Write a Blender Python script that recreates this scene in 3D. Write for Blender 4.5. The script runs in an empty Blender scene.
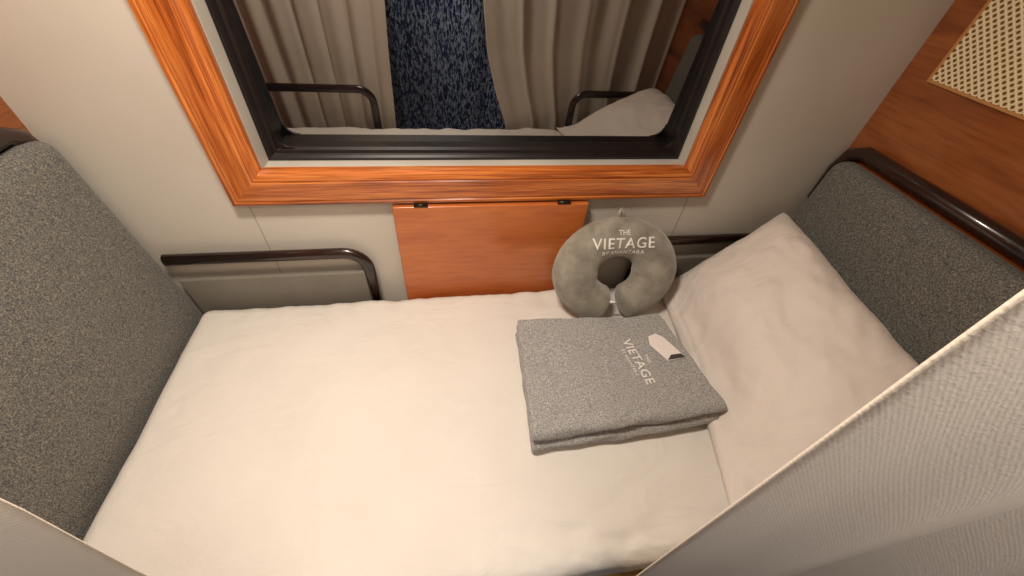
import bpy, bmesh, math
import numpy as np
from mathutils import Vector, Matrix, noise
S=bpy.context.scene
S.view_settings.view_transform='Standard'
S.view_settings.look='None'
ZO=0.5   # bed top height above the floor; geometry is authored relative to the bed top
# ------------------------------------------------------------------ helpers
def link(o):
    S.collection.objects.link(o); return o
def mesh_obj(name,verts,faces,mats=(),smooth=True,midx=None):
    me=bpy.data.meshes.new(name); me.from_pydata([tuple(v) for v in verts],[],[tuple(f) for f in faces]); me.update()
    for m in mats: me.materials.append(m)
    if midx:
        for p,i in zip(me.polygons,midx): p.material_index=i
    bm=bmesh.new(); bm.from_mesh(me); bmesh.ops.recalc_face_normals(bm,faces=bm.faces); bm.to_mesh(me); bm.free()
    for p in me.polygons: p.use_smooth=smooth
    return link(bpy.data.objects.new(name,me))
def group(name,parts):
    e=link(bpy.data.objects.new(name,None)); e.empty_display_size=.05
    for p in parts: p.parent=e
    return e
def fbm(p,s,o=3): 
    return noise.fractal(Vector(p)*s,1.0,2.0,o)
def rbox(name,lo,hi,r,seg,mat,disp=None,smooth=True):
    lo=np.array(lo,float);hi=np.array(hi,float)
    def axis(a,b,n):
        core=list(np.linspace(a+r,b-r,n+1)); k=[a+r*t for t in (0,.25,.5,.75)]
        return k+core+[b-r*t for t in (.75,.5,.25,0)]
    A=[axis(lo[i],hi[i],seg[i]) for i in range(3)]
    idx={};V=[];F=[]
    def vid(i,j,k):
        if (i,j,k) not in idx:
            p=np.array([A[0][i],A[1][j],A[2][k]]); q=np.clip(p,lo+r,hi-r); d=p-q
            m=np.abs(d).max()
            if m>1e-9: d=d/np.linalg.norm(d)*m
            v=q+d
            if disp: v=disp(v)
            idx[(i,j,k)]=len(V);V.append(v)
        return idx[(i,j,k)]
    n=[len(a)-1 for a in A]
    for i in range(n[0]):
        for j in range(n[1]):
            for k in (0,n[2]): F.append((vid(i,j,k),vid(i+1,j,k),vid(i+1,j+1,k),vid(i,j+1,k)))
    for i in range(n[0]):
        for k in range(n[2]):
            for j in (0,n[1]): F.append((vid(i,j,k),vid(i+1,j,k),vid(i+1,j,k+1),vid(i,j,k+1)))
    for j in range(n[1]):
        for k in range(n[2]):
            for i in (0,n[0]): F.append((vid(i,j,k),vid(i,j+1,k),vid(i,j+1,k+1),vid(i,j,k+1)))
    return mesh_obj(name,V,F,[mat],smooth)
def box(name,lo,hi,mat,bev=0.0):
    x0,y0,z0=lo;x1,y1,z1=hi
    V=[(x0,y0,z0),(x1,y0,z0),(x1,y1,z0),(x0,y1,z0),(x0,y0,z1),(x1,y0,z1),(x1,y1,z1),(x0,y1,z1)]
    F=[(0,3,2,1),(4,5,6,7),(0,1,5,4),(1,2,6,5),(2,3,7,6),(3,0,4,7)]
    o=mesh_obj(name,V,F,[mat],False)
    if bev:
        b=o.modifiers.new('bev','BEVEL');b.width=bev;b.segments=3
        for p in o.data.polygons:p.use_smooth=True
        w=o.modifiers.new('wn','WEIGHTED_NORMAL')
    return o
def tube(name,pts,rad,mat,seg=14,flat=(1,1),up=(0,0,1)):
    P=[Vector(p) for p in pts];V=[];F=[]
    for i,p in enumerate(P):
        t=(P[min(i+1,len(P)-1)]-P[max(i-1,0)]).normalized()
        a=Vector(up)-t*t.dot(Vector(up))
        if a.length<.05: a=Vector((1,0,.0))-t*t.x
        a.normalize(); b=t.cross(a)
        rr=rad[i] if isinstance(rad,(list,tuple)) else rad
        for k in range(seg):
            th=2*math.pi*k/seg; V.append(p+a*math.cos(th)*rr*flat[0]+b*math.sin(th)*rr*flat[1])
    for i in range(len(P)-1):
        for k in range(seg):
            F.append((i*seg+k,i*seg+(k+1)%seg,(i+1)*seg+(k+1)%seg,(i+1)*seg+k))
    F.append(tuple(range(seg)));F.append(tuple(range((len(P)-1)*seg,len(P)*seg)))
    return mesh_obj(name,V,F,[mat])
def text_mesh(name,body,size,mat,extrude=.0004,bold=0.0,spacing=1.0):
    c=bpy.data.curves.new(name,'FONT');c.body=body;c.size=size;c.align_x='CENTER';c.align_y='CENTER';c.extrude=extrude;c.offset=bold;c.space_character=spacing
    t=bpy.data.objects.new(name,c);link(t);bpy.context.view_layer.update()
    dg=bpy.context.evaluated_depsgraph_get();me=bpy.data.meshes.new_from_object(t.evaluated_get(dg))
    bpy.data.objects.remove(t);me.materials.clear();me.materials.append(mat)
    o=bpy.data.objects.new(name,me);return link(o)
# ------------------------------------------------------------------ materials
def lin(c): 
    return tuple(((x/255)/12.92 if x/255<=.04045 else (((x/255)+.055)/1.055)**2.4) for x in c)+(1,)
def newmat(name,col=(200,200,200),rough=.6,spec=.5,**k):
    m=bpy.data.materials.new(name);m.use_nodes=True;nt=m.node_tree;b=nt.nodes['Principled BSDF']
    b.inputs['Base Color'].default_value=lin(col);b.inputs['Roughness'].default_value=rough;b.inputs['Specular IOR Level'].default_value=spec
    for kk,v in k.items(): b.inputs[kk.replace('_',' ')].default_value=v
    return m,nt,b
def coords(nt,scale=(1,1,1),rot=(0,0,0)):
    tc=nt.nodes.new('ShaderNodeTexCoord');mp=nt.nodes.new('ShaderNodeMapping');nt.links.new(tc.outputs['Object'],mp.inputs[0])
    mp.inputs['Scale'].default_value=scale;mp.inputs['Rotation'].default_value=rot;return mp.outputs[0]
def noi(nt,vec,scale,detail=3,rough=.5,dist=0):
    n=nt.nodes.new('ShaderNodeTexNoise');nt.links.new(vec,n.inputs['Vector']);n.inputs['Scale'].default_value=scale;n.inputs['Detail'].default_value=detail;n.inputs['Roughness'].default_value=rough;n.inputs['Distortion'].default_value=dist
    return n.outputs['Fac']
def ramp(nt,fac,stops):
    r=nt.nodes.new('ShaderNodeValToRGB');nt.links.new(fac,r.inputs[0]);e=r.color_ramp.elements
    while len(e)<len(stops): e.new(.5)
    for i,(p,c) in enumerate(stops): e[i].position=p;e[i].color=lin(c)
    return r.outputs[0]
def bump(nt,b,h,strength,dist=.01,prev=None):
    n=nt.nodes.new('ShaderNodeBump');nt.links.new(h,n.inputs['Height']);n.inputs['Strength'].default_value=strength;n.inputs['Distance'].default_value=dist
    if prev: nt.links.new(prev,n.inputs['Normal'])
    nt.links.new(n.outputs[0],b.inputs['Normal']);return n.outputs[0]
def mixc(nt,fac,a,b,mode='MIX'):
    m=nt.nodes.new('ShaderNodeMix');m.data_type='RGBA';m.blend_type=mode
    if isinstance(fac,float): m.inputs[0].default_value=fac
    else: nt.links.new(fac,m.inputs[0])
    for s,v in ((6,a),(7,b)):
        if isinstance(v,tuple): m.inputs[s].default_value=v
        else: nt.links.new(v,m.inputs[s])
    return m.outputs[2]
def wood(name,axis,dark,mid,light,rough=.28,dens=34,fine=.45):
    m,nt,b=newmat(name,mid,rough,.5);sc=[dens]*3;sc[axis]=2.2
    v=coords(nt,tuple(sc));n1=noi(nt,v,1.0,6,.62,.6)
    sc2=[dens*9]*3;sc2[axis]=9;v2=coords(nt,tuple(sc2));n2=noi(nt,v2,1.0,2)
    c=ramp(nt,n1,[(.30,dark),(.47,mid),(.70,light)])
    c2=ramp(nt,n2,[(.35,(165,120,90)),(.55,(255,255,255))])
    nt.links.new(mixc(nt,fine,c,c2,'MULTIPLY'),b.inputs['Base Color']);b.inputs['Coat Weight'].default_value=.5;b.inputs['Coat Roughness'].default_value=.15
    bump(nt,b,n2,.08,.002);return m
OD,OM,OL=(122,58,20),(190,102,42),(224,142,72)
WX=wood('varnished_wood_x',0,OD,OM,OL,.28,46,.65);WZ=wood('varnished_wood_z',2,OD,OM,OL,.28,46,.65)
WT=wood('table_veneer',0,(176,92,42),(188,104,50),(202,118,60),.3,10,.2)
WP=wood('partition_veneer',1,(118,60,24),(148,82,38),(168,98,50),.35,14,.3)
WB=wood('bed_base_wood',0,(150,110,50),(190,150,80),(210,170,95),.5,14)
def sheet_mat(name,col,col2):
    m,nt,b=newmat(name,col,.85,.15)
    v=coords(nt);n=noi(nt,v,5,3);nt.links.new(ramp(nt,n,[(.3,col2),(.7,col)]),b.inputs['Base Color'])
    w=noi(nt,coords(nt,(900,900,900)),1,1);p=bump(nt,b,w,.12,.001)
    w2=noi(nt,coords(nt,(5,9,6)),1,4,.5,1.2);p=bump(nt,b,w2,.45,.02,p)
    w3=noi(nt,coords(nt,(26,34,30)),1,3,.6,.8);bump(nt,b,w3,.16,.006,p)
    b.inputs['Sheen Weight'].default_value=.1;return m
SHEET=sheet_mat('cotton_sheet',(228,222,214),(222,216,208))
PILL=sheet_mat('cotton_pillowcase',(230,220,212),(224,214,205))
def fabric(name,a,bb,c,scale=330,rough=.95,mulf=.35):
    m,nt,b=newmat(name,bb,rough,.1)
    v=coords(nt);n=noi(nt,v,scale,2,.7);n2=noi(nt,v,scale*.45,2,.6)
    c1=ramp(nt,n,[(.34,a),(.5,bb),(.68,c)]);c2=ramp(nt,n2,[(.35,(150,150,170)),(.6,(255,255,235))])
    nt.links.new(mixc(nt,mulf,c1,c2,'MULTIPLY'),b.inputs['Base Color']);bump(nt,b,n,.35,.0015)
    b.inputs['Sheen Weight'].default_value=.15;return m
UPH=fabric('tweed_upholstery',(76,76,78),(112,111,108),(156,151,138),360)
WOOL=fabric('wool_felt',(128,127,128),(164,162,161),(204,202,200),420)
VEL,nt,b=newmat('velour_grey',(140,135,125),.8,.2);nt.links.new(ramp(nt,noi(nt,coords(nt),22,4,.6),[(.3,(122,116,105)),(.7,(160,154,141))]),b.inputs['Base Color']);b.inputs['Sheen Weight'].default_value=.4
bump(nt,b,noi(nt,coords(nt),600,1),.2,.001)
WALLM,nt,b=newmat('wall_laminate',(205,192,176),.55,.3);nt.links.new(ramp(nt,noi(nt,coords(nt),3,3),[(.3,(194,186,174)),(.7,(204,197,186))]),b.inputs['Base Color']);bump(nt,b,noi(nt,coords(nt),260,2),.2,.001)
GREYP,nt,b=newmat('grey_side_panel',(150,142,130),.6,.3);nt.links.new(ramp(nt,noi(nt,coords(nt),6,3),[(.3,(120,114,104)),(.7,(132,126,116))]),b.inputs['Base Color']);bump(nt,b,noi(nt,coords(nt),260,2),.12,.001)
DARK,nt,b=newmat('dark_lacquer',(38,20,16),.25,.5);nt.links.new(ramp(nt,noi(nt,coords(nt),12,3),[(.3,(26,13,11)),(.7,(50,26,20))]),b.inputs['Base Color']);b.inputs['Coat Weight'].default_value=.5
BLACK,nt,b=newmat('window_rubber',(26,18,17),.4,.4);nt.links.new(ramp(nt,noi(nt,coords(nt),20,2),[(.3,(12,7,7)),(.7,(22,13,12))]),b.inputs['Base Color'])
ALU,nt,b=newmat('painted_aluminium',(190,184,172),.45,.5);nt.links.new(ramp(nt,noi(nt,coords(nt),8,2),[(.3,(166,160,150)),(.7,(180,174,164))]),b.inputs['Base Color'])
SEAM,nt,b=newmat('seam',(160,150,136),.7);bump(nt,b,noi(nt,coords(nt),200,2),.1,.001)
THREAD,nt,b=newmat('embroidery_thread',(236,232,225),.6);bump(nt,b,noi(nt,coords(nt),900,1),.3,.001)
CARD,nt,b=newmat('card_stock',(236,226,222),.6);bump(nt,b,noi(nt,coords(nt),300,1),.05,.001)
CARDD,nt,b=newmat('card_print',(70,58,62),.6);bump(nt,b,noi(nt,coords(nt),300,1),.05,.001)
STEEL,nt,b=newmat('hinge_metal',(60,50,42),.35);b.inputs['Metallic'].default_value=.8;bump(nt,b,noi(nt,coords(nt),100,1),.05,.001)
BEAD,nt,b=newmat('pale_bead',(196,140,80),.5);bump(nt,b,noi(nt,coords(nt),100,1),.05,.001)
FLOORM,nt,b=newmat('carpet_floor',(90,70,50),.9);nt.links.new(ramp(nt,noi(nt,coords(nt),150,2),[(.3,(70,52,38)),(.7,(104,82,60))]),b.inputs['Base Color'])
GLASS=bpy.data.materials.new('night_window_glass');GLASS.use_nodes=True;nt=GLASS.node_tree;nt.nodes.clear()
o_=nt.nodes.new('ShaderNodeOutputMaterial');mx=nt.nodes.new('ShaderNodeMixShader');g=nt.nodes.new('ShaderNodeBsdfGlossy');d=nt.nodes.new('ShaderNodeBsdfDiffuse')
g.inputs['Roughness'].default_value=.012;g.inputs['Color'].default_value=(1,.98,.95,1);d.inputs['Color'].default_value=(.004,.004,.005,1);mx.inputs[0].default_value=.36
nt.links.new(d.outputs[0],mx.inputs[1]);nt.links.new(g.outputs[0],mx.inputs[2]);nt.links.new(mx.outputs[0],o_.inputs[0])
def curtain_mat(name,col,blue=False):
    m,nt,b=newmat(name,col,.85,.15);out=nt.nodes['Material Output']
    if blue:
        v=coords(nt,(110,60,34),(0,.5,0));n=noi(nt,v,1,3,.6,.5);c=ramp(nt,n,[(.38,(16,24,50)),(.5,(44,68,114)),(.56,(175,190,210)),(.66,(32,48,84))]);nt.links.new(c,b.inputs['Base Color'])
    else:
        v=coords(nt,(1,1,1),(0,.6,0));w=nt.nodes.new('ShaderNodeTexWave');w.bands_direction='X';nt.links.new(v,w.inputs['Vector']);w.inputs['Scale'].default_value=170;w.inputs['Distortion'].default_value=1.0;w.inputs['Detail'].default_value=3
        n=noi(nt,coords(nt,(300,300,500)),1,3,.6)
        c=ramp(nt,w.outputs['Fac'],[(.1,tuple(int(x*.965) for x in col)),(.8,col)]);nt.links.new(c,b.inputs['Base Color'])
        p=bump(nt,b,w.outputs['Fac'],.07,.0006);bump(nt,b,n,.35,.001,p)
        tr=nt.nodes.new('ShaderNodeBsdfTranslucent');tr.inputs[0].default_value=lin(col);ms=nt.nodes.new('ShaderNodeMixShader');ms.inputs[0].default_value=.14
        nt.links.new(b.outputs[0],ms.inputs[1]);nt.links.new(tr.outputs[0],ms.inputs[2]);nt.links.new(ms.outputs[0],out.inputs[0])
    return m
CUR=curtain_mat('curtain_twill',(228,217,202));CLOTH_BLUE=curtain_mat('clothing_blue_print',(40,60,100),True)  # the blue print is clothing fabric, used on the stand-in behind the camera
CANE,nt,b=newmat('cane_webbing',(220,200,150),.6)
tc=nt.nodes.new('ShaderNodeTexCoord');sp=nt.nodes.new('ShaderNodeSeparateXYZ');cb=nt.nodes.new('ShaderNodeCombineXYZ')
nt.links.new(tc.outputs['Object'],sp.inputs[0]);nt.links.new(sp.outputs['Y'],cb.inputs['X']);nt.links.new(sp.outputs['Z'],cb.inputs['Y'])
def dots(rot,scale,a,bb):
    mp=nt.nodes.new('ShaderNodeMapping');nt.links.new(cb.outputs[0],mp.inputs[0]);mp.inputs['Rotation'].default_value=(0,0,rot)
    vo=nt.nodes.new('ShaderNodeTexVoronoi');vo.voronoi_dimensions='2D';vo.inputs['Randomness'].default_value=0;vo.inputs['Scale'].default_value=scale;nt.links.new(mp.outputs[0],vo.inputs['Vector'])
    mr=nt.nodes.new('ShaderNodeMapRange');mr.inputs['From Min'].default_value=a;mr.inputs['From Max'].default_value=bb;nt.links.new(vo.outputs['Distance'],mr.inputs[0]);return mr.outputs[0]
f1=dots(math.radians(45),92,.26,.36)
# fine strand lines of the weave in both directions
wv=[]
for rr_ in (math.radians(45),math.radians(-45)):
    mp=nt.nodes.new('ShaderNodeMapping');nt.links.new(cb.outputs[0],mp.inputs[0]);mp.inputs['Rotation'].default_value=(0,0,rr_)
    ww=nt.nodes.new('ShaderNodeTexWave');nt.links.new(mp.outputs[0],ww.inputs['Vector']);ww.inputs['Scale'].default_value=58;wv.append(ww.outputs['Fac'])
mm=nt.nodes.new('ShaderNodeMath');mm.operation='MULTIPLY';nt.links.new(wv[0],mm.inputs[0]);nt.links.new(wv[1],mm.inputs[1])
strand=ramp(nt,mm.outputs[0],[(.0,(248,236,198)),(.9,(224,200,146))])
nt.links.new(mixc(nt,f1,lin((132,80,32)),strand),b.inputs['Base Color']);bump(nt,b,f1,.6,.002)
# ------------------------------------------------------------------ room shell
XL,XR,YW=-.82,1.13,.90
ZT=1.35
wx0,wx1,wz0,wz1=-.51,.735,.312,1.12      # outer edge of wood surround
hx0,hx1,hz0,hz1=-.42,.645,.397,1.03
def wall_hole():
    xs=[XL-.1,hx0,hx1,XR+.1];zs=[-.5,hz0,hz1,ZT];V=[];F=[]
    for y in (YW,YW+.2):
        for z in zs:
            for x in xs: V.append((x,y,z))
    for L in (0,16):
        for j in range(3):
            for i in range(3):
                if i==1 and j==1: continue
                a=L+j*4+i;F.append((a,a+1,a+5,a+4))
    for a,b_ in ((5,6),(6,10),(10,9),(9,5)): F.append((a,b_,b_+16,a+16))
    ring=[0,1,2,3,7,11,15,14,13,12,8,4]
    for i in range(12): a,b_=ring[i],ring[(i+1)%12];F.append((a,b_,b_+16,a+16))
    return mesh_obj('wall_back',V,F,[WALLM],False)
wall_hole()
box('wall_left',(XL-.06,-1.1,-.5),(XL,YW,ZT),WP)
box('wall_right',(XR,-1.1,-.5),(XR+.06,YW,ZT),WP)
box('wall_front',(XL-.1,-1.2,-.5),(XR+.1,-1.1,ZT),WALLM)
box('floor',(XL-.1,-1.2,-.56),(XR+.1,YW+.1,-.5),FLOORM)
box('ceiling',(XL-.1,-1.2,ZT),(XR+.1,YW+.2,ZT+.05),WALLM)
def frame(name,x0,x1,z0,z1,prof,mats):
    V=[];F=[];MI=[];n=len(prof)
    for (ins,y) in prof:
        V+= [(x0+ins,y,z0+ins),(x1-ins,y,z0+ins),(x1-ins,y,z1-ins),(x0+ins,y,z1-ins)]
    VV=[];
    for side in range(4):
        a,b_=side,(side+1)%4;base=len(VV)
        for k in range(n): VV+=[V[k*4+a],V[k*4+b_]]
        for k in range(n):
            k2=(k+1)%n;F.append((base+2*k,base+2*k+1,base+2*k2+1,base+2*k2));MI.append(0 if side in(0,2) else len(mats)-1)
    return mesh_obj(name,VV,F,mats,False,MI)
wf=frame('wood_surround',wx0,wx1,wz0,wz1,[(0,.902),(0,.882),(.004,.874),(.012,.871),(.016,.874),(.020,.871),(.066,.868),(.070,.871),(.074,.868),(.086,.872),(.092,.882),(.094,.93)],[WX,WZ])
al=frame('metal_liner',hx0,hx1,hz0,hz1,[(0,.935),(0,.895),(.006,.893),(.013,.918),(.015,.935)],[ALU])
gk=frame('rubber_gasket',hx0,hx1,hz0,hz1,[(0,.99),(0,.934),(.011,.928),(.014,.918),(.022,.914),(.027,.918),(.030,.922),(.037,.924),(.042,.930),(.042,.99)],[BLACK])
# pane: the coach side leans in slightly towards the top
GB,GT=.960,.931
x0,x1,z0,z1=hx0+.036,hx1-.036,hz0+.036,hz1-.036
gl=mesh_obj('glass_pane',[(x0,GB,z0),(x1,GB,z0),(x1,GT,z1),(x0,GT,z1),(x0,GB+.006,z0),(x1,GB+.006,z0),(x1,GT+.006,z1),(x0,GT+.006,z1)],
  [(0,1,2,3),(4,5,6,7),(0,1,5,4),(1,2,6,5),(2,3,7,6),(3,0,4,7)],[GLASS],False)
def corner(cx,cz,sx,sz,r,nm,ya=.924,yb=.930):
    V=[(cx,ya,cz),(cx,yb,cz)];
    for i in range(9):
        t=math.pi/2*i/8;p=(cx+sx*(r-r*math.sin(t)),cz+sz*(r-r*math.cos(t)));V+= [(p[0],ya,p[1]),(p[0],yb,p[1])]
    F=[]
    for i in range(8):
        a=2+2*i;F+=[(0,a,a+2),(1,a+1,a+3),(a,a+1,a+3,a+2)]
    return mesh_obj(nm,V,F,[BLACK],False)
k_=.041
ix0,ix1,iz0,iz1=hx0+k_,hx1-k_,hz0+k_,hz1-k_
cs=[corner(ix0,iz0,1,1,.035,'corner_1'),corner(ix1,iz0,-1,1,.035,'corner_2'),corner(ix0,iz1,1,-1,.035,'corner_3'),corner(ix1,iz1,-1,-1,.035,'corner_4')]
group('window_1',[wf,al,gk,gl]+cs)
box('trim_1',(-.485,.8985,-.2),(-.4835,.901,.30),SEAM);box('trim_2',(.70,.8985,-.2),(.7015,.901,.30),SEAM)
# ------------------------------------------------------------------ fold down table
tb=rbox('table_leaf',(-.14,.866,-.05),(.385,.886,.308),.004,(20,2,14),WT)
h1=tube('hinge_1',[(-.085,.868,.3125),(-.050,.868,.3125)],.005,STEEL);h2=tube('hinge_2',[(.295,.868,.3125),(.33,.868,.3125)],.005,STEEL)
bt=box('wall_batten',(-.12,.886,.24),(.365,.8995,.285),DARK)
group('folding_table',[tb,h1,h2,bt])
# ------------------------------------------------------------------ armrests
def armrest(x0,x1,y,panelon=True):
    r=.06;s=1 if x1>x0 else -1
    pts=[(x0,y,.155)]+[(x1-s*r,y,.155)]+[(x1-s*r+s*r*math.sin(t),y,.155-r+r*math.cos(t)) for t in [math.pi/2*i/8 for i in range(1,9)]]+[(x1,y,-.12)]
    parts=[tube('rail',pts,.017,DARK,16,(.75,1),up=(0,1,0))]
    if panelon:
        lo,hi=min(x0,x1-s*.01),max(x0,x1-s*.01)
        parts.append(rbox('side_panel',(lo,y-.006,-.14),(hi,y+.008,.085),.005,(6,1,4),GREYP))
    return group('armrest',parts)
armrest(-.735,-.235,.878);armrest(1.05,.60,.878)
armrest(-.715,-.30,.080,False);armrest(1.02,.62,.080,False)
# ------------------------------------------------------------------ mattress + base
def md(v):
    x,y,z=v
    if z>-.06:
        k=max(0,(z+.06)/.06)
        e=fbm((x,y,0),3.0)*.004
        db=min(abs(.85-y),abs(y-.10)); g=math.exp(-(db/.06)**2)
        e+=g*.009*fbm((x*14,y*3,z*5),1.0,3)
        q=math.exp(-((x-.32)/.22)**2-((y-.13)/.07)**2)
        e+=q*.014*fbm((x*9+y*7,y*26,0),1.0,3)
        e+=.0045*math.exp(-((y-.70)/.14)**2)*max(0,fbm((x*9+y*4,y*2,5),1,2))
        e+=.004*math.exp(-((y-.27-.05*math.sin(x*5))/.012)**2)*max(0,fbm((x*3,1,1),1,2))
        z+=e*k
    y+= .006*fbm((x*5,2,z*6),1)*(1 if abs(y-.47)>.34 else 0)
    x+= .004*fbm((3,y*5,z*6),1)*(1 if x<-.68 else 0)
    return (x,y,z)
mt=rbox('mattress',(-.712,.10,-.13),(1.0,.852,0),.035,(160,90,5),SHEET,md)
box('bed_base',(-.80,.095,-.5),(1.11,.855,-.14),WB,.006)
# ------------------------------------------------------------------ seat backs
def backrest(name,side,x_bot,x_top,xw,zt,y0,y1):
    th=.09
    def dp2(v):
        x,y,z=v[0]/th,v[1],v[2]
        t=(z+.10)/(zt+.10); xf=x_bot+(x_top-x_bot)*t
        xx=xw+(xf-xw)*x
        bul=.010*math.sin(math.pi*min(max((y-y0)/(y1-y0),0),1))*math.sin(math.pi*min(max(t,0),1))*x*side
        return (xx+bul,y,z)
    return rbox(name,(0,y0,-.10),(th,y1,zt),.038,(2,26,14),UPH,dp2)
cl=backrest('cushion',1,-.720,-.765,-.818,.49,.10,.880)
rl=tube('top_rail',[(-.80,.87,.38),(-.80,.868,.45),(-.80,.85,.495),(-.80,.82,.512),(-.80,.10,.512)],.018,DARK,14,(1,1.0),up=(1,0,0))
group('seat_backrest',[cl,rl])
cr=backrest('cushion',-1,1.02,1.07,1.128,.44,.10,.872)
rr=tube('top_rail',[(1.11,.882,.30),(1.11,.880,.40),(1.11,.865,.452),(1.11,.83,.47),(1.11,.10,.47)],.018,DARK,14,(1,1.0),up=(1,0,0))
group('seat_backrest',[cr,rr])
cp=box('cane_sheet',(XR-.005,-.35,.655),(XR-.0005,.825,1.2),CANE)
bd=[box('bead_1',(XR-.007,-.36,.649),(XR-.0005,.831,.655),BEAD,.001),box('bead_2',(XR-.007,.825,.655),(XR-.0005,.831,1.2),BEAD,.001)]
group('cane_panel',[cp]+bd)
# ------------------------------------------------------------------ pillow
def pillow():
    A=Vector((.545,.12,.012));B=Vector((.670,.835,.02));C=Vector((1.0,.85,.275));D=Vector((1.0,.14,.205))
    N=72;V=[];F=[];idx={}
    def P(i,j,s):
        u=i/N;v=j/N
        p=(A*(1-v)+B*v)*(1-u)+(D*(1-v)+C*v)*u
        a=2*u-1;b_=2*v-1
        pin=.026;p.y-= b_*pin*(1-a*a);p.x-= a*pin*(1-b_*b_)*.6
        t=((1-a**4)*(1-b_**4)); t=max(t,0)**.5
        k=min(u/.42,1);k=k*k*(3-2*k); t2=t*(.30+.70*k) 
        sag=-.012*math.sin(math.pi*u)-.02*math.exp(-((u-.2)/.15)**2)
        h=.106*t2
        n=Vector((-.45,-.05,.9)).normalized()
        q=p+n*(h*s)+Vector((0,0,sag))
        if s>0:
            q+=n*(.014*fbm((u*3,v*3,0),1.3,3)*t+.012*fbm((u*4+v*5,v*14,1),1,3)*(1-t)*(.3+t)+ .006*fbm((u*16,v*3,4),1,2)*math.exp(-(u/.15)**2)*t)
            q-=n*.004*math.exp(-((u-.07)/.010)**2)*t
        q.z=max(q.z,.005) if s<0 else max(q.z,.010+.012*t)
        return q
    for s in (1,-1):
        for i in range(N+1):
            for j in range(N+1):
                edge=i in(0,N) or j in (0,N)
                if s<0 and edge: idx[(i,j,s)]=idx[(i,j,1)];continue
                idx[(i,j,s)]=len(V);V.append(P(i,j,s))
        for i in range(N):
            for j in range(N): F.append([idx[(i+a,j+b_,s)] for a,b_ in ((0,0),(1,0),(1,1),(0,1))])
    return mesh_obj('pillow',V,F,[PILL])
pillow()
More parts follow.
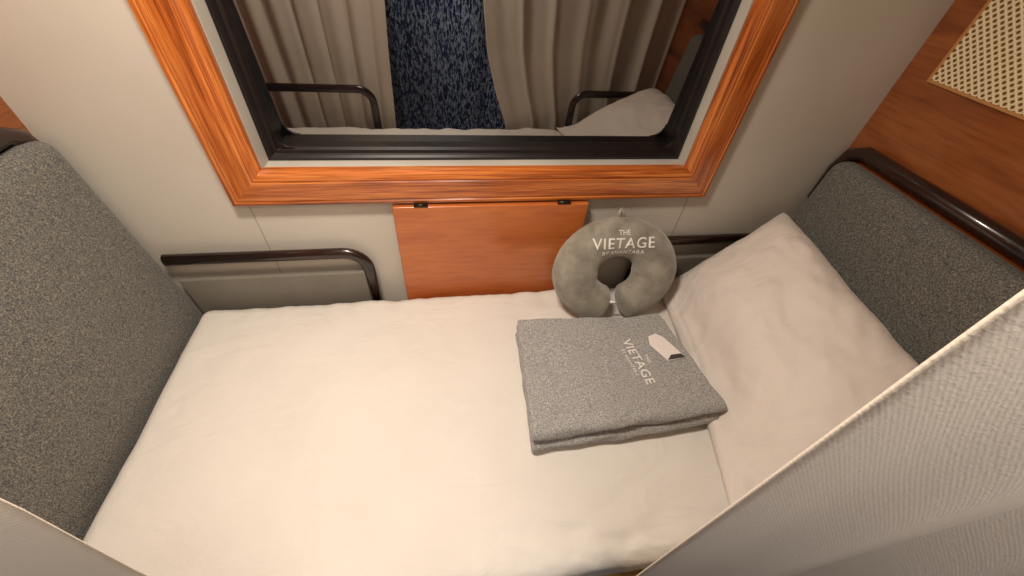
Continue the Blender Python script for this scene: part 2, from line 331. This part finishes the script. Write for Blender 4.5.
# ------------------------------------------------------------------ blanket
def blanket():
    TL=Vector((.172,.664,0));TR=Vector((.572,.644,0));BR=Vector((.619,.350,0));BL=Vector((.155,.338,0))
    ZTOP=.078
    def mp(u,v,z,wobk=1):
        p=(BL*(1-u)+BR*u)*(1-v)+(TL*(1-u)+TR*u)*v
        wob=Vector((.005*fbm((u*2,v*3,z*30),1.5),.005*fbm((u*4,v*2,z*50+3),1.2),0))
        k=max(0,(p.x-.46)/.19); lift=.020*min(k,1.2)**1.4
        zz=z+lift+.004*fbm((u*3,v*3,7),1.2)*min(1,z/.03)
        return p+wob+Vector((0,0,zz))
    parts=[];sc=.33
    def fold(name,zt,zb,th,v0,u0,u1,vb=1.0):
        path=[];R=(zt-zb)/2;n=26
        for i in range(n): path.append((vb+(v0-vb)*i/n,zt))
        for i in range(13):
            t=math.pi*i/12;path.append((v0-R*math.sin(t)/sc,(zt+zb)/2+R*math.cos(t)))
        for i in range(1,n+1): path.append((v0+(vb-v0)*i/n,zb))
        up=[];dn=[]
        for i,(v,z) in enumerate(path):
            v1,z1=path[max(i-1,0)];v2,z2=path[min(i+1,len(path)-1)]
            tx,tz=(v2-v1)*sc,(z2-z1);L=math.hypot(tx,tz);nx,nz=-tz/L,tx/L
            up.append((v-nx*th/2/sc,z-nz*th/2));dn.append((v+nx*th/2/sc,z+nz*th/2))
        ring=up+dn[::-1];M=len(ring);V=[];F=[];NU=50
        for k in range(NU+1):
            u=u0+(u1-u0)*k/NU
            for (v,z) in ring: V.append(mp(u,v,z))
        for k in range(NU):
            for i in range(M): F.append((k*M+i,k*M+(i+1)%M,(k+1)*M+(i+1)%M,(k+1)*M+i))
        m=len(up)
        for k in (0,NU):
            for i in range(m-1): F.append((k*M+i,k*M+i+1,k*M+M-2-i,k*M+M-1-i))
        o=mesh_obj(name,V,F,[WOOL]);bv=o.modifiers.new('b','BEVEL');bv.width=.003;bv.segments=2;bv.limit_method='ANGLE';bv.angle_limit=math.radians(50)
        return o
    parts.append(fold('top_fold',.0715,.049,.013,.050,0,1))
    parts.append(fold('top_fold_core',.0625,.0575,.0045,.08,.006,.99,.985))
    parts.append(fold('bottom_fold',.0345,.0115,.013,.020,.006,.985))
    parts.append(fold('bottom_fold_core',.0255,.0205,.0045,.05,.01,.975,.98))
    def on_top(o,c,rot,off=.0015):
        cx,cy=c;M=Matrix.Rotation(rot,3,'Z')
        for v in o.data.vertices:
            p=M@Vector((v.co.x,v.co.y,0));x=cx+p.x;y=cy+p.y
            u,w=.5,.5
            for _ in range(12):
                q=mp(u,w,ZTOP);du=(mp(u+1e-3,w,ZTOP)-q)/1e-3;dw=(mp(u,w+1e-3,ZTOP)-q)/1e-3
                det=du.x*dw.y-du.y*dw.x;ex,ey=x-q.x,y-q.y
                u+=(ex*dw.y-ey*dw.x)/det;w+=(du.x*ey-du.y*ex)/det
            q=mp(u,w,ZTOP);v.co=Vector((x,y,q.z+off+v.co.z))
    t=text_mesh('lettering_main','VIETAGE',.034,THREAD,bold=.0002,spacing=1.05);on_top(t,(.456,.500),math.radians(-83));parts.append(t)
    t=text_mesh('lettering_top','THE',.014,THREAD);on_top(t,(.483,.503),math.radians(-83));parts.append(t)
    t=text_mesh('lettering_sub','BY ANANTARA',.011,THREAD,spacing=1.1);on_top(t,(.434,.498),math.radians(-83));parts.append(t)
    def plate(nm,pts,mat,z0,z1):
        n=len(pts);V=[(x,y,z0) for x,y in pts]+[(x,y,z1) for x,y in pts];F=[tuple(range(n)),tuple(range(n,2*n))]+[(i,(i+1)%n,(i+1)%n+n,i+n) for i in range(n)]
        o=mesh_obj(nm,V,F,[mat],False);on_top(o,(-.008,-.012),0,.0025);return o
    parts.append(plate('tag_card',[(.513,.555),(.519,.580),(.541,.586),(.557,.572),(.588,.502),(.540,.500)],CARD,0,.0012))
    parts.append(plate('tag_flap',[(.540,.502),(.572,.534),(.587,.5025)],CARDD,.0013,.0022))
    group('folded_blanket',parts)
blanket()
# ------------------------------------------------------------------ neck pillow
def neck():
    c=Vector((.467,.762,.146));vv=Vector((0,.43,.903));nn=Vector((0,-.903,.43));uu=Vector((1,0,0))
    a,b_=.120,.102
    def W(u,v,n): return c+uu*u+vv*v+nn*n
    T0=math.radians(22);n=80;V=[];F=[];seg=32
    rows=[]
    for i in range(n+1):
        t=-math.pi/2+T0+(2*math.pi-2*T0)*i/n
        rows.append((a*math.cos(t),b_*math.sin(t),t))
    def rad(t): return .066-.010*max(0,math.sin(t))-.010*max(0,-math.sin(t))
    full=[]
    for k in range(8,0,-1): full.append((rows[0],math.pi/2*k/8,-1))
    for p in rows: full.append((p,0,0))
    for k in range(1,9): full.append((rows[-1],math.pi/2*k/8,1))
    for (u,v,t),ph,sd in full:
        tn=Vector((-a*math.sin(t),b_*math.cos(t)));tn.normalize();nr=Vector((tn.y,-tn.x))
        r=rad(t)*max(math.cos(ph)**.8,.02);adv=.028*math.sin(ph)*sd
        for k in range(seg):
            th=2*math.pi*k/seg;w=r*math.cos(th);h=r*.80*math.sin(th)
            pu=u+nr.x*w+tn.x*adv;pv=v+nr.y*w+tn.y*adv
            f=1+.05*fbm((pu*14,pv*14,h*10),1.2,3)
            V.append(W(pu,pv,h*f))
    R=len(full)
    for i in range(R-1):
        for k in range(seg): F.append((i*seg+k,i*seg+(k+1)%seg,(i+1)*seg+(k+1)%seg,(i+1)*seg+k))
    F.append(tuple(range(seg)));F.append(tuple(range((R-1)*seg,R*seg)))
    parts=[mesh_obj('body',V,F,[VEL])]
    pts=[W((a+rad(t)*.99)*math.cos(t),(b_+rad(t)*.99)*math.sin(t),0) for (u,v,t) in rows]
    parts.append(tube('piping',pts,.0022,VEL,8,up=nn))
    def wrap(o,cu,cv,off=.002):
        for v in o.data.vertices:
            pu=cu+v.co.x;pv=cv+v.co.y;t=math.atan2(pv/b_,pu/a)
            d=math.hypot(pu,pv)-math.hypot(a*math.cos(t),b_*math.sin(t));r=rad(t)
            h=.80*r*math.sqrt(max(0.02,1-(d/r)**2));f=1+.05*fbm((pu*14,pv*14,h*10),1.2,3)
            v.co=W(pu,pv,h*f+off+v.co.z)
    t=text_mesh('lettering_main','VIETAGE',.042,THREAD,bold=.0003,spacing=1.12);wrap(t,-.002,.092);parts.append(t)
    t=text_mesh('lettering_top','THE',.019,THREAD);wrap(t,-.002,.122);parts.append(t)
    t=text_mesh('lettering_sub','BY ANANTARA',.016,THREAD,spacing=1.15);wrap(t,-.002,.066);parts.append(t)
    tp=b_+rad(math.pi/2)
    parts.append(tube('hang_loop',[W(.000,tp-.006,0),W(-.006,tp+.010,.004),W(-.002,tp+.020,.006),W(.006,tp+.012,.004),W(.010,tp-.004,0)],.0055,VEL,10,up=nn))
    parts.append(tube('closure_cord',[W(-.024,-.078,.040),W(-.012,-.080,.038),W(-.004,-.084,.036)],.004,THREAD,10,up=nn))
    group('neck_pillow',parts)
neck()
# ------------------------------------------------------------------ curtains
def interp(z,tab):
    zs=[t[0] for t in tab]
    return [float(np.interp(z,zs,[t[k] for t in tab])) for k in range(1,len(tab[0]))]
def curtain(name,edge,xend,yend,folds,amp,mat,ztop=1.33,zbot=-.46,phase=0,NX=170,NZ=70):
    V=[];F=[]
    for j in range(NZ+1):
        z=zbot+(ztop-zbot)*j/NZ;xe,ye=interp(z,edge)
        for i in range(NX+1):
            s=i/NX;x=xe+(xend-xe)*s;y=ye+(yend-ye)*s**.8
            am=amp*min(1,s*4)**1.3*(.8+.4*math.sin(z*2+s*9))
            ph=2*math.pi*folds*s**.95+phase+.4*math.sin(z*1.7+s*4)
            y+=am*(math.sin(ph)+.25*math.sin(2.3*ph+1))
            x+=.010*math.cos(ph)*min(1,s*6)
            y+=.003*fbm((x*8,z*1.5,2),1,2)*min(1,s*8)
            V.append((x,y,z))
    for j in range(NZ):
        for i in range(NX): a=j*(NX+1)+i;F.append((a,a+1,a+NX+2,a+NX+1))
    o=mesh_obj(name,V,F,[mat]);sm=o.modifiers.new('s','SOLIDIFY');sm.thickness=.0018;return o
rE=[(-.5,.36,.065),(-.2,.335,.074),(0,.300,.074),(.15,.245,.062),(.30,.205,.052),(.5,.180,.050),(.8,.150,.049),(1.0,.14,.05),(1.35,.12,.05)]
curtain('privacy_curtain',rE,1.10,-.10,6,.016,CUR,phase=.4)
lE=[(-.5,-.25,.03),(0,-.22,.05),(.3,-.205,.060),(.60,-.183,.0655),(.735,-.157,.0655),(1.35,-.14,.05)]
curtain('privacy_curtain',lE,-.80,-.10,6,.016,CUR,phase=.2)
curtain('clothing_stand_in',[(-.5,-.42,-.34),(1.35,-.42,-.34)],.50,-.34,5,.025,CLOTH_BLUE)  # unseen sheet standing in for the camera holder's clothes mirrored in the glass
# ------------------------------------------------------------------ lights
def area(name,loc,size,power,col,rot=(0,0,0),sy=None):
    l=bpy.data.lights.new(name,'AREA');l.energy=power;l.size=size;l.color=col
    if sy: l.shape='RECTANGLE';l.size_y=sy
    o=link(bpy.data.objects.new(name,l));o.location=loc;o.rotation_euler=rot;return o
area('berth_lamp',(-.18,.38,1.30),.22,14.5,(1,.895,.765),sy=.14)
area('curtain_fill',(.20,-.20,1.30),.5,5.6,(1,.87,.72),sy=.12)  # added fill light, brightens the aisle side of the curtains; no fixture there
w=bpy.data.worlds.new('world');S.world=w;w.use_nodes=True;w.node_tree.nodes['Background'].inputs[0].default_value=(.02,.02,.025,1)
# ------------------------------------------------------------------ camera
def Rm(r,pt,y):
    r,pt,y=map(math.radians,(r,pt,y))
    fwd=Vector((math.sin(y)*math.cos(pt),math.cos(y)*math.cos(pt),-math.sin(pt)));right=Vector((math.cos(y),-math.sin(y),0));down=fwd.cross(right)
    r2=right*math.cos(r)+down*math.sin(r);d2=-right*math.sin(r)+down*math.cos(r)
    return r2,d2,fwd
r2,d2,fw=Rm(-5.843,45.364,12.522)
cam=bpy.data.cameras.new('camera');cam.sensor_width=36;cam.lens=388.9/1024*36;cam.clip_start=.01
co=link(bpy.data.objects.new('camera',cam))
M=Matrix((r2,-d2,-fw)).transposed().to_4x4();M.translation=Vector((0,0,.89));co.matrix_world=M
S.camera=co
bpy.context.view_layer.update()
for o in S.objects:
    if o.parent is None: o.location.z+=ZO
